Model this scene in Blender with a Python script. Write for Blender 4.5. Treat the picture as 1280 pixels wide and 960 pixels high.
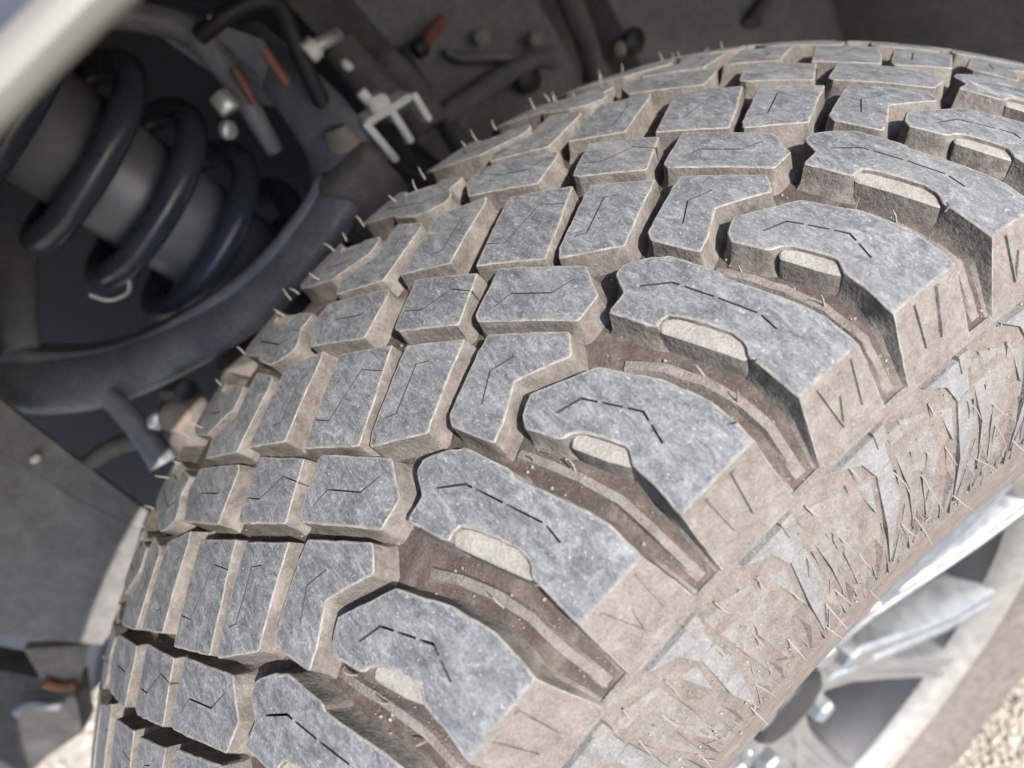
import bpy, bmesh, math, random
from mathutils import Vector, Matrix
from mathutils.geometry import delaunay_2d_cdt
random.seed(7)
D = bpy.data
for o in list(D.objects): D.objects.remove(o, do_unlink=True)
scene = bpy.context.scene
COL = scene.collection
rad = math.radians
H = 0.409                       # axle height above the ground

# ------------------------------------------------------------------ camera
cam_d = D.cameras.new('camera'); cam = D.objects.new('camera', cam_d); COL.objects.link(cam)
right = Vector((0.54635, 0.63716, -0.54363)); up = Vector((-0.45837, 0.77070, 0.44263)); back = Vector((0.70100, 0.00735, 0.71312))
M = Matrix((right, up, back)).transposed().to_4x4()
M.translation = Vector((0.20059, 0.05409, 0.54701 + H))
cam.matrix_world = M
cam_d.sensor_width = 36; cam_d.lens = 24.13
cam_d.clip_start = 0.005; cam_d.clip_end = 400
cam_d.dof.use_dof = True; cam_d.dof.focus_distance = 0.222; cam_d.dof.aperture_fstop = 7.5
scene.camera = cam

# ------------------------------------------------------------------ light
SUN_EL, SUN_AZ = 35.0, 17.0      # azimuth measured from +X (outboard) towards +Y (rear)
world = D.worlds.new('World'); scene.world = world; world.use_nodes = True
nt = world.node_tree; nt.nodes.clear()
sky = nt.nodes.new('ShaderNodeTexSky'); sky.sky_type = 'NISHITA'; sky.sun_disc = False
sky.sun_elevation = rad(SUN_EL); sky.sun_rotation = rad(90 - SUN_AZ)
bg = nt.nodes.new('ShaderNodeBackground'); bg.inputs[1].default_value = 0.15
wo = nt.nodes.new('ShaderNodeOutputWorld')
nt.links.new(sky.outputs[0], bg.inputs[0]); nt.links.new(bg.outputs[0], wo.inputs[0])
sun_d = D.lights.new('sun', 'SUN'); sun = D.objects.new('sun', sun_d); COL.objects.link(sun)
sun_d.energy = 4.0; sun_d.angle = rad(0.6); sun_d.color = (1.0, 0.955, 0.89)
sd = Vector((math.cos(rad(SUN_EL))*math.cos(rad(SUN_AZ)), math.cos(rad(SUN_EL))*math.sin(rad(SUN_AZ)), math.sin(rad(SUN_EL))))
sun.rotation_euler = sd.to_track_quat('Z', 'Y').to_euler(); sun.location = (3, 0, 4)
scene.view_settings.view_transform = 'Standard'; scene.view_settings.look = 'None'
scene.view_settings.exposure = 1.22; scene.view_settings.gamma = 1.0
scene.view_settings.use_curve_mapping = False
scene.render.resolution_x = 1024; scene.render.resolution_y = 768
scene.render.engine = 'CYCLES'
scene.cycles.max_bounces = 5; scene.cycles.diffuse_bounces = 3; scene.cycles.glossy_bounces = 3; scene.cycles.transmission_bounces = 1

# ------------------------------------------------------------------ materials
def new_mat(name):
    m = D.materials.new(name); m.use_nodes = True
    t = m.node_tree
    b = next(n for n in t.nodes if n.type == 'BSDF_PRINCIPLED')
    return m, t, b
def N(t, kind, **kw):
    n = t.nodes.new(kind)
    for k, v in kw.items():
        if k in n.inputs: n.inputs[k].default_value = v
        else: setattr(n, k, v)
    return n
def ramp(t, fac, stops):
    r = t.nodes.new('ShaderNodeValToRGB'); e = r.color_ramp.elements
    while len(e) < len(stops): e.new(0.5)
    for el, (p, c) in zip(e, stops):
        el.position = p; el.color = (*c, 1) if len(c) == 3 else c
    t.links.new(fac, r.inputs[0]); return r.outputs[0]
def mix(t, fac, a, b, mode='MIX'):
    n = t.nodes.new('ShaderNodeMix'); n.data_type = 'RGBA'; n.blend_type = mode
    for sock, v in ((n.inputs[0], fac), (n.inputs[6], a), (n.inputs[7], b)):
        if hasattr(v, 'is_linked'): t.links.new(v, sock)
        else: sock.default_value = v if isinstance(v, float) else (*v, 1)
    return n.outputs[2]
def pos(t, scale):
    g = N(t, 'ShaderNodeNewGeometry'); mp = N(t, 'ShaderNodeMapping'); mp.inputs['Scale'].default_value = scale
    t.links.new(g.outputs['Position'], mp.inputs['Vector']); return mp.outputs[0]
def noise(t, vec, sc, detail=5.0, rough=0.6, dist=0.0):
    n = N(t, 'ShaderNodeTexNoise', Scale=sc, Detail=detail, Roughness=rough, Distortion=dist)
    t.links.new(vec, n.inputs['Vector']); return n.outputs['Fac']
def bump(t, b, h, strength, dist):
    n = N(t, 'ShaderNodeBump', Strength=strength, Distance=dist)
    t.links.new(h, n.inputs['Height']); t.links.new(n.outputs[0], b.inputs['Normal'])

def mat_rubber_top():
    m, t, b = new_mat('worn_tread_rubber')
    p1 = pos(t, (1, 1, 1)); ps = pos(t, (0.62, 1.2, 1.2))
    big = noise(t, p1, 75, 4, .62, 1.0)
    streak = noise(t, ps, 150, 4, .70, 1.3)
    fine = noise(t, p1, 1000, 2, .75)
    c = ramp(t, streak, [(.24, (.050, .052, .057)), (.42, (.086, .089, .096)), (.55, (.124, .127, .135)), (.66, (.172, .175, .181)), (.80, (.27, .269, .266))])
    cb = ramp(t, big, [(.30, (.80, .81, .83)), (.5, (1, 1, 1)), (.70, (1.18, 1.17, 1.15))])
    c = mix(t, 1.0, c, cb, 'MULTIPLY')
    c = mix(t, 1.0, c, ramp(t, fine, [(.25, (.72, .72, .72)), (.75, (1.28, 1.28, 1.28))]), 'MULTIPLY')
    sc_ = ramp(t, noise(t, pos(t, (.30, 1.5, 1.5)), 520, 3, .7, 1.6), [(.50, (0, 0, 0)), (.68, (1, 1, 1))])
    c = mix(t, ramp_fac(t, sc_, .40), c, (.27, .274, .28))
    sd_ = ramp(t, noise(t, pos(t, (.36, 1.4, 1.4)), 330, 3, .7, 1.2), [(.30, (1, 1, 1)), (.44, (0, 0, 0))])
    c = mix(t, ramp_fac(t, sd_, .5), c, (.060, .062, .068))
    fl = ramp(t, noise(t, p1, 800, 2, .6), [(.64, (0, 0, 0)), (.70, (1, 1, 1))])
    c = mix(t, ramp_fac(t, fl, .5), c, (.36, .355, .34))
    du = ramp(t, noise(t, p1, 24, 5, .65, .3), [(.52, (0, 0, 0)), (.74, (.35, .35, .35))])
    c = mix(t, du, c, (.20, .190, .175))
    # dust caught on the worn edges
    at = N(t, 'ShaderNodeAttribute'); at.attribute_name = 'worn'
    nn = N(t, 'ShaderNodeMath', operation='MULTIPLY_ADD'); nn.inputs[1].default_value = 1.5; nn.inputs[2].default_value = -.75
    t.links.new(noise(t, p1, 420, 4, .7), nn.inputs[0])
    ad = N(t, 'ShaderNodeMath', operation='ADD'); t.links.new(at.outputs['Fac'], ad.inputs[0]); t.links.new(nn.outputs[0], ad.inputs[1])
    mk_ = ramp(t, ad.outputs[0], [(.12, (0, 0, 0)), (.50, (1, 1, 1))])
    edge = ramp(t, noise(t, p1, 260, 5, .7), [(.3, (.115, .103, .090)), (.7, (.28, .258, .230))])
    c = mix(t, mk_, edge, c)
    t.links.new(c, b.inputs['Base Color'])
    b.inputs['Roughness'].default_value = .66
    b.inputs['Specular IOR Level'].default_value = .35
    h = mix(t, .45, ramp(t, streak, [(0, (0, 0, 0)), (1, (1, 1, 1))]), ramp(t, fine, [(0, (0, 0, 0)), (1, (1, 1, 1))]))
    bump(t, b, h, .7, .0008)
    return m
def ramp_fac(t, col, k):
    n = N(t, 'ShaderNodeMath', operation='MULTIPLY'); n.inputs[1].default_value = k
    t.links.new(col, n.inputs[0]); return n.outputs[0]
def mat_dust(name, dark, mid, light, sc=70, specks=.5, bmp=.0006, rough=.92):
    m, t, b = new_mat(name)
    p1 = pos(t, (1, 1, 1))
    n1 = noise(t, p1, sc, 4, .7, .5); n2 = noise(t, p1, sc*8, 2, .7)
    c = ramp(t, n1, [(.28, dark), (.5, mid), (.72, light)])
    c = mix(t, .45, c, ramp(t, n2, [(.3, tuple(v*.62 for v in mid)), (.7, tuple(min(1, v*1.35) for v in mid))]))
    sp = ramp(t, noise(t, p1, 1700, 3, .6), [(.62, (0, 0, 0)), (.72, (1, 1, 1))])
    c = mix(t, ramp_fac(t, sp, specks*.6), c, tuple(min(.6, v*1.9) for v in light))
    t.links.new(c, b.inputs['Base Color'])
    b.inputs['Roughness'].default_value = rough; b.inputs['Specular IOR Level'].default_value = .2
    h = mix(t, .5, ramp(t, n1, [(0, (0, 0, 0)), (1, (1, 1, 1))]), ramp(t, n2, [(0, (0, 0, 0)), (1, (1, 1, 1))]))
    bump(t, b, h, .6, bmp)
    return m
def mat_simple(name, col, rough=.5, metal=0.0, var=.25, sc=60, bmp=0.0):
    m, t, b = new_mat(name)
    p1 = pos(t, (1, 1, 1)); n1 = noise(t, p1, sc, 6, .65, .3)
    c = ramp(t, n1, [(.25, tuple(v*(1-var) for v in col)), (.75, tuple(min(1, v*(1+var)) for v in col))])
    t.links.new(c, b.inputs['Base Color'])
    b.inputs['Metallic'].default_value = metal
    rr = ramp(t, n1, [(.2, (max(0, rough-.12),)*3), (.8, (min(1, rough+.12),)*3)])
    t.links.new(rr, b.inputs['Roughness'])
    if bmp: bump(t, b, n1, .5, bmp)
    return m

M_TOP = mat_rubber_top()
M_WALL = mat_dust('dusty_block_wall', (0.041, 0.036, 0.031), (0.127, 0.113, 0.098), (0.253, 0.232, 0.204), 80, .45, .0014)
M_EDGE = mat_dust('dusty_lit_edge', (0.135, 0.122, 0.106), (0.225, 0.208, 0.184), (0.315, 0.297, 0.270), 140, .5, .0012)  # dust tone of the grains; ledge tops take it to look lit
M_BUTT = mat_dust('dusty_shoulder_rubber', (0.077, 0.067, 0.059), (0.145, 0.129, 0.116), (0.224, 0.208, 0.191), 130, .8, .0016)
M_FLOOR = mat_dust('groove_floor_dirt', (.028, .023, .020), (.066, .055, .047), (.165, .143, .123), 95, .9, .0014)
M_SIDE = mat_dust('sidewall_dirt', (0.073, 0.062, 0.054), (0.136, 0.119, 0.105), (0.211, 0.191, 0.174), 120, .9, .0016)
M_TOOTH = mat_dust('scuffed_sidewall_lug', (.092, .086, .082), (.152, .147, .145), (.232, .231, .233), 130, .9, .0016)
M_RIDGE = mat_dust('grey_sidewall_ridge', (0.084, 0.074, 0.067), (0.151, 0.138, 0.128), (0.229, 0.217, 0.207), 130, .9, .0016)
M_HAIR = mat_simple('rubber_hair', (.20, .175, .15), .8)

# ------------------------------------------------------------------ helpers
def link(name, me, mats, parent=None, **props):
    o = D.objects.new(name, me); COL.objects.link(o)
    for m in (mats if isinstance(mats, (list, tuple)) else [mats]):
        if m and m.name not in [x.name for x in me.materials if x]: me.materials.append(m)
    if parent: o.parent = parent
    for k, v in props.items(): o[k] = v
    return o
def empty(name, loc=(0, 0, 0), **props):
    o = D.objects.new(name, None); COL.objects.link(o); o.location = loc; o.empty_display_size = .05
    for k, v in props.items(): o[k] = v
    return o
def mesh(name, verts, faces, mats_idx=None, smooth=False):
    me = D.meshes.new(name); me.from_pydata([tuple(v) for v in verts], [], faces)
    if mats_idx:
        for p, i in zip(me.polygons, mats_idx): p.material_index = i
    if smooth:
        for p in me.polygons: p.use_smooth = True
    me.update(); return me
def fix_normals(me):
    bm = bmesh.new(); bm.from_mesh(me); bmesh.ops.recalc_face_normals(bm, faces=bm.faces); bm.to_mesh(me); bm.free()
def smooth_by_angle(me, deg=35):
    for p in me.polygons: p.use_smooth = True
    bm = bmesh.new(); bm.from_mesh(me)
    for e in bm.edges:
        if len(e.link_faces) == 2 and e.calc_face_angle(0) > rad(deg): e.smooth = False
    bm.to_mesh(me); bm.free()
def W(x, y, z): return Vector((x, y, z + H))

# ------------------------------------------------------------------ tyre profile
R0 = .41; CR = 1.0687; C4 = 27.745; XC = .0055; SE = .118; SI = 2*XC - SE     # outer and inner tread edge
RIB = (.1254, .365); BUT = .0275
def prof(x):
    x = max(x, 2*XC - x); return R0 - CR*x*x - C4*x**4
def top_pt(s):
    if SI <= s <= SE: return s, prof(s)
    if s > SE:
        k = (s - SE)/BUT; return SE + (RIB[0]-SE)*k, prof(SE) + (RIB[1]-prof(SE))*k
    k = (SI - s)/BUT; rb = prof(SI) - (prof(SE)-RIB[1])
    return SI - (RIB[0]-SE)*k, prof(SI) + (rb-prof(SI))*k
DEP = .0086
def base_pt(s):
    def lerp(a, b, k): return a[0]+(b[0]-a[0])*k, a[1]+(b[1]-a[1])*k
    e0, e1 = .100, SE + BUT
    q = s - XC; side = 1 if q > 0 else -1
    se = s if side > 0 else 2*XC - s
    pr = (lambda v: prof(v)) if side > 0 else (lambda v: prof(2*XC - v))
    if se <= e0: x, r = se, pr(se) - DEP
    elif se <= SE:
        x, r = lerp((e0, pr(e0)-DEP), (SE-.0045, pr(SE)-.0080), (se-e0)/(SE-e0))
    else:
        rb = RIB[1] if side > 0 else prof(SI) - (prof(SE)-RIB[1])
        k = (se-SE)/BUT
        x, r = lerp((SE-.0045, pr(SE)-.0080), (RIB[0]-.0006, rb-.0004), min(1.1, k))
    return (x, r) if side > 0 else (2*XC - x, r)
def P3(u, s, t):                # u: metres along the circumference, s: across, t: 0 top surface .. 1 groove floor
    a = top_pt(s); b = base_pt(s)
    x = a[0]+(b[0]-a[0])*t; r = a[1]+(b[1]-a[1])*t; th = u/R0
    return Vector((x, r*math.sin(th), r*math.cos(th)))
def PL(thdeg, x, r):
    th = rad(thdeg); return Vector((x, r*math.sin(th), r*math.cos(th)))

# ---- 2d polygon tools (u, s in metres)
def area2(p): return sum(p[i][0]*p[(i+1) % len(p)][1]-p[(i+1) % len(p)][0]*p[i][1] for i in range(len(p)))/2
def ccw(p): return p if area2(p) > 0 else p[::-1]
def offset(p, d):               # >0 grows a ccw polygon
    out = []; n = len(p)
    for i in range(n):
        a, b, c = Vector(p[i-1]), Vector(p[i]), Vector(p[(i+1) % n])
        e1 = (b-a).normalized(); e2 = (c-b).normalized()
        n1 = Vector((e1.y, -e1.x)); n2 = Vector((e2.y, -e2.x))
        m = n1+n2
        if m.length < 1e-6: m = n1
        m.normalize(); k = max(.45, m.dot(n1)); out.append(tuple(b + m*(d/k)))
    return out
def chamfer(p, r):
    out = []; n = len(p)
    for i in range(n):
        a, b, c = Vector(p[i-1]), Vector(p[i]), Vector(p[(i+1) % n])
        l1 = (a-b).length; l2 = (c-b).length; k = min(r, l1*.35, l2*.35)
        ang = (a-b).angle(c-b)
        if ang > rad(160): out.append(tuple(b)); continue
        q1 = b+(a-b).normalized()*k; q2 = b+(c-b).normalized()*k
        mid = (q1+q2)*.25 + b*.5
        out += [tuple(q1), tuple(mid), tuple(q2)]
    return out
def resample(p, step):
    out = []; n = len(p)
    for i in range(n):
        a, b = Vector(p[i]), Vector(p[(i+1) % n]); k = max(1, int(math.ceil((b-a).length/step)))
        for j in range(k): out.append(tuple(a+(b-a)*(j/k)))
    return out
def inside(q, p):
    x, y = q; c = False; n = len(p); j = n-1
    for i in range(n):
        if (p[i][1] > y) != (p[j][1] > y) and x < (p[j][0]-p[i][0])*(y-p[i][1])/(p[j][1]-p[i][1])+p[i][0]: c = not c
        j = i
    return c
def slit(line, w):              # polyline -> thin closed polygon
    L = [Vector(q) for q in line]; l = []; r = []
    for i, q in enumerate(L):
        d = (L[min(i+1, len(L)-1)]-L[max(i-1, 0)]).normalized(); nn = Vector((-d.y, d.x))
        ww = w*(.75 if i in (0, len(L)-1) else 1)
        l.append(tuple(q+nn*ww)); r.append(tuple(q-nn*ww))
    return ccw(l+r[::-1])
def dash(line, gaps):           # cut a polyline at fractions of its length, leaving rubber bridges
    L = [Vector(q) for q in line]; seg = [(L[i+1]-L[i]).length for i in range(len(L)-1)]; tot = sum(seg)
    cuts = [0.0]
    for g in gaps: cuts += [g-.0006/tot, g+.0006/tot]
    cuts.append(1.0); out = []
    def at(f):
        d = f*tot
        for i, s_ in enumerate(seg):
            if d <= s_ or i == len(seg)-1: return L[i]+(L[i+1]-L[i])*(d/s_)
            d -= s_
    acc = [sum(seg[:i])/tot for i in range(len(L))]
    for a, b in zip(cuts[::2], cuts[1::2]):
        pts = [at(a)]+[L[i] for i in range(len(L)) if a+.01 < acc[i] < b-.01]+[at(b)]
        out.append([tuple(q) for q in pts])
    return out

def dm(pts): return [(rad(a)*R0, s) for a, s in pts]   # degrees -> metres

def pt_seg(p, a, b):
    d = b-a; k = max(0, min(1, (p-a).dot(d)/max(1e-12, d.dot(d)))); return (p-a-d*k).length

def build_block(name, poly, sipes=(), sipe_w=.00028, ledge=None, seed=0, wall_t=1.06):
    rnd = random.Random(seed)
    poly = ccw(poly); poly = chamfer(poly, .0010); poly = resample(poly, .0030)
    poly = [(a+rnd.uniform(-1, 1)*.00017, b+rnd.uniform(-1, 1)*.00017 if abs(b-SE) > .001 else b) for a, b in poly]
    V, F, I = [], [], []
    inset = offset(poly, -.00035)
    loops = [slit(s, sipe_w) for s in sipes]
    cv = [Vector(q) for q in inset]; ce = [(i, (i+1) % len(inset)) for i in range(len(inset))]
    for lp in loops:
        k = len(cv); cv += [Vector(q) for q in lp]; ce += [(k+i, k+(i+1) % len(lp)) for i in range(len(lp))]
    us = [q[0] for q in inset]; ss = [q[1] for q in inset]
    def clear(q, dmin):
        v = Vector(q)
        for i in range(len(cv)):
            if (cv[i]-v).length < dmin: return False
        return inside(q, inset) and not any(inside(q, lp) for lp in loops)
    ring2 = [q for q in offset(poly, -.0016) if inside(q, inset) and not any(inside(q, lp) for lp in loops)]
    for q in ring2[::1]:
        if all((cv[i]-Vector(q)).length > .0006 for i in range(len(cv))): cv.append(Vector(q))
    g = .0055; a = min(us)
    while a < max(us):
        b = min(ss)
        while b < max(ss):
            q = (a+rnd.uniform(-.0012, .0012), b+rnd.uniform(-.0012, .0012))
            if clear(q, .0024) and abs(q[1]-SE) > .003 and abs(q[1]-SI) > .003: cv.append(Vector(q))
            b += g
        a += g
    for edge in (SE, SI):
        if min(ss) < edge-.003 and max(ss) > edge+.003:
            for so in (-.0022, 0, .0016):
                a = min(us); last = None
                while a < max(us):
                    # the edge line is worn a little unevenly
                    q = (a, edge+so)
                    if clear(q, .0008):
                        cv.append(Vector(q))
                        if so == 0:
                            if last is not None and cv[last][0] > a-.0030: ce.append((last, len(cv)-1))
                            last = len(cv)-1
                    a += .0022
    r = delaunay_2d_cdt(cv, ce, [], 0, 1e-7)
    pv, pf = r[0], r[2]
    V += [P3(q.x, q.y, .012 if (abs(q.y-SE) < .0003 or abs(q.y-SI) < .0003) else 0) for q in pv]
    for f in pf:
        c = sum((pv[i] for i in f), Vector((0, 0)))/len(f)
        if inside(c, inset) and not any(inside(c, lp) for lp in loops):
            F.append(tuple(f)); I.append(0 if SI < c.y < SE else 3)
    nin = len(inset)
    def dseg(q):
        return min(abs(q.y-SE), abs(q.y-SI))
    worn = []
    lset = [Vector(v) for v in inset]
    for q in pv:
        d_ = min((q-v).length for v in lset)
        on = min(pt_seg(q, lset[i], lset[(i+1) % nin]) for i in range(nin))
        worn.append(max(0.0, min(1.0, on/.0007+.05, dseg(q)/.0018)))
    def ring(pts, t):
        k = len(V); V.extend(P3(q[0], q[1], t) for q in pts); return list(range(k, k+len(pts)))
    def strip(r1, r2, mi):
        n = len(r1)
        for i in range(n): F.append((r1[i], r2[i], r2[(i+1) % n], r1[(i+1) % n])); I.append(mi)
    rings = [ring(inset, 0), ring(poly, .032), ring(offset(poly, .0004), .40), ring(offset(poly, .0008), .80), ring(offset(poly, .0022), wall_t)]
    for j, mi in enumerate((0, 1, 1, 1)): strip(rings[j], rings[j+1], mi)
    wset = set()
    for lp in loops:
        k0 = len(V); a_ = ring(lp, 0); b_ = ring(lp, .62); wset.update(range(k0, len(V))); strip(b_, a_, 4); F.append(tuple(b_[::-1])); I.append(4)
    if ledge:
        lp = resample(chamfer(ccw(ledge), .0012), .004)
        li = offset(lp, -.0006)
        k = ring(li, .155); F.append(tuple(k)); I.append(2)
        a_ = ring(lp, .20); strip(k, a_, 2); c_ = ring(offset(lp, .0006), 1.05); strip(a_, c_, 1)
    me = mesh(name, V, F, I)
    at = me.attributes.new('worn', 'FLOAT', 'POINT')
    at.data.foreach_set('value', worn+[1.0 if i in wset else 0.0 for i in range(len(worn), len(V))])
    bm = bmesh.new(); bm.from_mesh(me); bmesh.ops.remove_doubles(bm, verts=bm.verts, dist=2e-6)
    bmesh.ops.recalc_face_normals(bm, faces=bm.faces); bm.to_mesh(me); bm.free()
    for m in (M_TOP, M_WALL, M_EDGE, M_BUTT, M_SIPE): me.materials.append(m)
    smooth_by_angle(me, 28)
    return me
M_SIPE = mat_simple('sipe_slot', (.035, .033, .032), .9)

# ------------------------------------------------------------------ tread pattern of one pitch (degrees, metres)
PITCH = 12.0; NP = 30
B = [(-4.4, .0652), (-3.45, .0686), (-1.65, .0748), (-1.18, .0814), (-.44, .0905), (.14, .104), (.12, .113), (.03, SE), (.3, SE+BUT),
     (-4.15, SE+BUT), (-3.99, SE), (-3.83, .1081), (-3.82, .1014), (-3.42, .0975), (-3.74, .0912), (-4.15, .0854), (-4.54, .0834), (-4.93, .0827), (-5.58, .0722), (-5.23, .0684)]
B_ledge = [(-4.60, .0838), (-4.0, .0838), (-3.45, .0925), (-3.2, .0985), (-3.85, .1012), (-4.30, .0955), (-4.86, .0855)]
A = [(2.08, .0545), (2.6, .0535), (3.48, .0569), (4.3, .0629), (4.86, .0775), (4.78, .0806), (4.92, .0834), (5.77, .1004), (6.0, .1075), (5.95, SE), (6.3, SE+BUT),
     (2.05, SE+BUT), (2.5, SE), (2.52, .1019), (2.86, .0991), (2.92, .0942), (2.3, .083), (1.86, .0778), (1.43, .0776), (1.17, .0785), (1.0, .076), (.42, .064), (.62, .0629), (1.51, .0622)]
A_ledge = [(1.12, .0790), (1.6, .0765), (2.3, .080), (3.1, .0945), (2.95, .1005), (2.42, .1022), (1.75, .0905)]
C = [(-3.62, .0387), (-1.4, .0594), (-2.07, .0652), (-4.43, .0576), (-5.74, .0640), (-6.76, .0675), (-7.46, .0535), (-7.27, .0505), (-4.42, .0409)]
Cb = [(-6.45, .0148), (-4.57, .0317), (-7.37, .0428), (-8.5, .0472), (-10.61, .0338), (-10.21, .0308)]
Cc = [(-9.08, -.0108), (-7.04, .008), (-9.47, .0211), (-11.12, .0288), (-13.19, .009)]
Dk = [(1.53, .0442), (.72, .0558), (-.59, .0579), (-3.33, .0305), (-3.15, .0278), (-.82, .0192)]
Db = [(-6.14, .0027), (-3.71, -.0095), (-1.71, .0122), (-4.05, .0242), (-6.09, .0053)]
def px(th, s): return (th, s)
# sipes, traced in the same coordinates
S_B = [(-4.25, .0760), (-3.16, .0782), (-1.95, .0935), (-2.40, .1030)]
S_A = [(2.22, .0640), (3.19, .0704), (4.30, .0953), (4.20, .1015)]
S_C = [(-6.03, .0558), (-4.77, .0492), (-3.61, .0516)]
S_Cb = [(-9.42, .0305), (-8.92, .0329), (-6.73, .0240), (-6.23, .0274)]
S_Cc = [(-12.05, .0035), (-11.53, .0100), (-8.74, .0050), (-8.05, .0140)]
S_D = [(-2.46, .0308), (-1.48, .0314), (-.35, .0433), (.77, .0452)]
S_Db = [(-5.25, -.0005), (-4.68, .0060), (-2.96, .0094), (-2.46, .0180)]
CT, CS = -10.2, XC
def rot(pts, c=CT): return [(2*c - a, 2*CS - s) for a, s in pts]

wheel = empty('front_wheel', (0, 0, 0), label='dusty all terrain truck tyre with worn blue grey tread blocks on a silver alloy rim', category='wheel')
# ---- carcass: groove floor, shoulder, sidewalls
def sw_x(r):                    # outer sidewall surface
    rs = [.222, .235, .25, .262, .275, .30, .32, .345, .365]; xs = [.112, .1215, .1285, .1318, .1342, .1370, .1365, .1322, .1254]
    for i in range(len(rs)-1):
        if r <= rs[i+1]: return xs[i]+(xs[i+1]-xs[i])*(r-rs[i])/(rs[i+1]-rs[i])
    return xs[-1]
pr = []
half = [base_pt(XC + q) for q in [0, .02, .04, .06, .075, .088, .0945, .1, .104, .108, .1125, .1145, .118, .1225, .127, .132, .136, .1395]]
side = [(.1250, .3635), (.1300, .3530), (.1322, .3450), (.1348, .334), (.1364, .322), (.1371, .308), (.1368, .296), (.1357, .284), (.1340, .274), (.1320, .2625), (.1302, .2540), (.1291, .2505), (.1280, .2490), (.1262, .2470), (.1235, .2400), (.120, .2335), (.1145, .2262), (.110, .2232), (.104, .2215), (.094, .2190)]
outer = half + side
inner = [(2*XC - x, r) for x, r in outer]
prof_pts = inner[::-1][:-1] + outer
NS = 240
V = []; F = []; MI = []
for j in range(NS):
    for (x, r) in prof_pts: V.append(PL(360*j/NS, x, r))
n = len(prof_pts)
for j in range(NS):
    for i in range(n-1):
        F.append((j*n+i, j*n+i+1, ((j+1) % NS)*n+i+1, ((j+1) % NS)*n+i))
        MI.append(0 if abs(i-(n-1)/2) < len(half) else 1)
me = mesh('tyre', V, F, MI, True); fix_normals(me)
tyre = link('tyre', me, [M_FLOOR, M_SIDE], wheel); tyre.location = (0, 0, H)

def place(name, me, k, label=None, off=0.0):
    o = D.objects.new(name, me); COL.objects.link(o); o.parent = tyre
    o.rotation_euler = (-rad(PITCH*k+off), 0, 0)
    if label: o['label'] = label
    return o
blocks = []
def mk(nm, poly, sipes, w, ledge=None, seed=0, grow=0.0):
    pl = dm(poly)
    if grow: pl = offset(ccw(pl), grow)
    return build_block(nm, pl, [dm(s) for s in sipes], w, dm(ledge) if ledge else None, seed)
def dsh(line, gaps):            # dashes computed in metres, returned in degrees
    return [[(math.degrees(u/R0), s) for u, s in seg] for seg in dash(dm(line), gaps)]
lugs = [mk('shoulder_lug', A, dsh(S_A, (.30, .55, .85)), .00042, A_ledge, 1), mk('shoulder_lug', B, dsh(S_B, (.38, .58, .82)), .00042, B_ledge, 2),
        mk('shoulder_lug', rot(A), [rot(S_A)], .00036, rot(A_ledge), 3), mk('shoulder_lug', rot(B), [rot(S_B)], .00036, rot(B_ledge), 4)]
tb = [mk('tread_block', C, [S_C], .00030, None, 11, .00090), mk('tread_block', Cb, [S_Cb], .00030, None, 12, .00090), mk('tread_block', Cc, [S_Cc], .00030, None, 13, .00090),
      mk('tread_block', rot(Cb), [rot(S_Cb)], .00030, None, 14, .00090), mk('tread_block', rot(C), [rot(S_C)], .00030, None, 15, .00090),
      mk('tread_block', Dk, [S_D], .00030, None, 16, .00090), mk('tread_block', Db, [S_Db], .00030, None, 17, .00090), mk('tread_block', rot(Dk, -4.2), [rot(S_D, -4.2)], .00030, None, 18, .00090)]
for k in range(NP):
    for m_ in lugs: place('shoulder_lug', m_, k)
    for m_ in tb: place('tread_block', m_, k)

# ---- stone ejector ridges in the shoulder grooves
def ridge_mesh(line, w, h, seed):
    rnd = random.Random(seed)
    L = resample_open(dm(line), .004); V = []; F = []
    for i, q in enumerate(L):
        a = Vector(L[max(0, i-1)]); b = Vector(L[min(len(L)-1, i+1)]); d = (b-a).normalized(); nn = Vector((-d.y, d.x))
        e = min(1, min(i, len(L)-1-i)/2+.25); hh = h*e*rnd.uniform(.8, 1.1)
        for off, t in ((-1.25, 1.03), (-.8, 1-hh), (.8, 1-hh*.92), (1.25, 1.03)):
            p = Vector(q)+nn*w*off*rnd.uniform(.9, 1.05); V.append(P3(p.x, p.y, t))
    for i in range(len(L)-1):
        for j in range(3): F.append((i*4+j, i*4+j+1, (i+1)*4+j+1, (i+1)*4+j))
    F += [(0, 1, 2, 3), tuple(len(L)*4-4+j for j in (3, 2, 1, 0))]
    me = mesh('groove_ridge', V, F); fix_normals(me); me.materials.append(M_BUTT); smooth_by_angle(me, 40); return me
def resample_open(p, step):
    out = []
    for i in range(len(p)-1):
        a, b = Vector(p[i]), Vector(p[i+1]); k = max(1, int((b-a).length/step))
        out += [tuple(a+(b-a)*(j/k)) for j in range(k)]
    return out+[p[-1]]
R1 = [(-.62, .0745), (.25, .0845), (.95, .0955), (1.25, .106), (1.28, .118), (1.25, .132), (1.25, .141)]
R2 = [(5.55, .0705), (5.95, .0785), (6.55, .0900), (7.0, .102), (7.02, .118), (7.05, .132), (7.05, .141)]
gr = [ridge_mesh(R1, .0019, .26, 1), ridge_mesh(R2, .0017, .24, 2)]
for k in range(NP):
    for m_ in gr: place('groove_ridge', m_, k)

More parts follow.
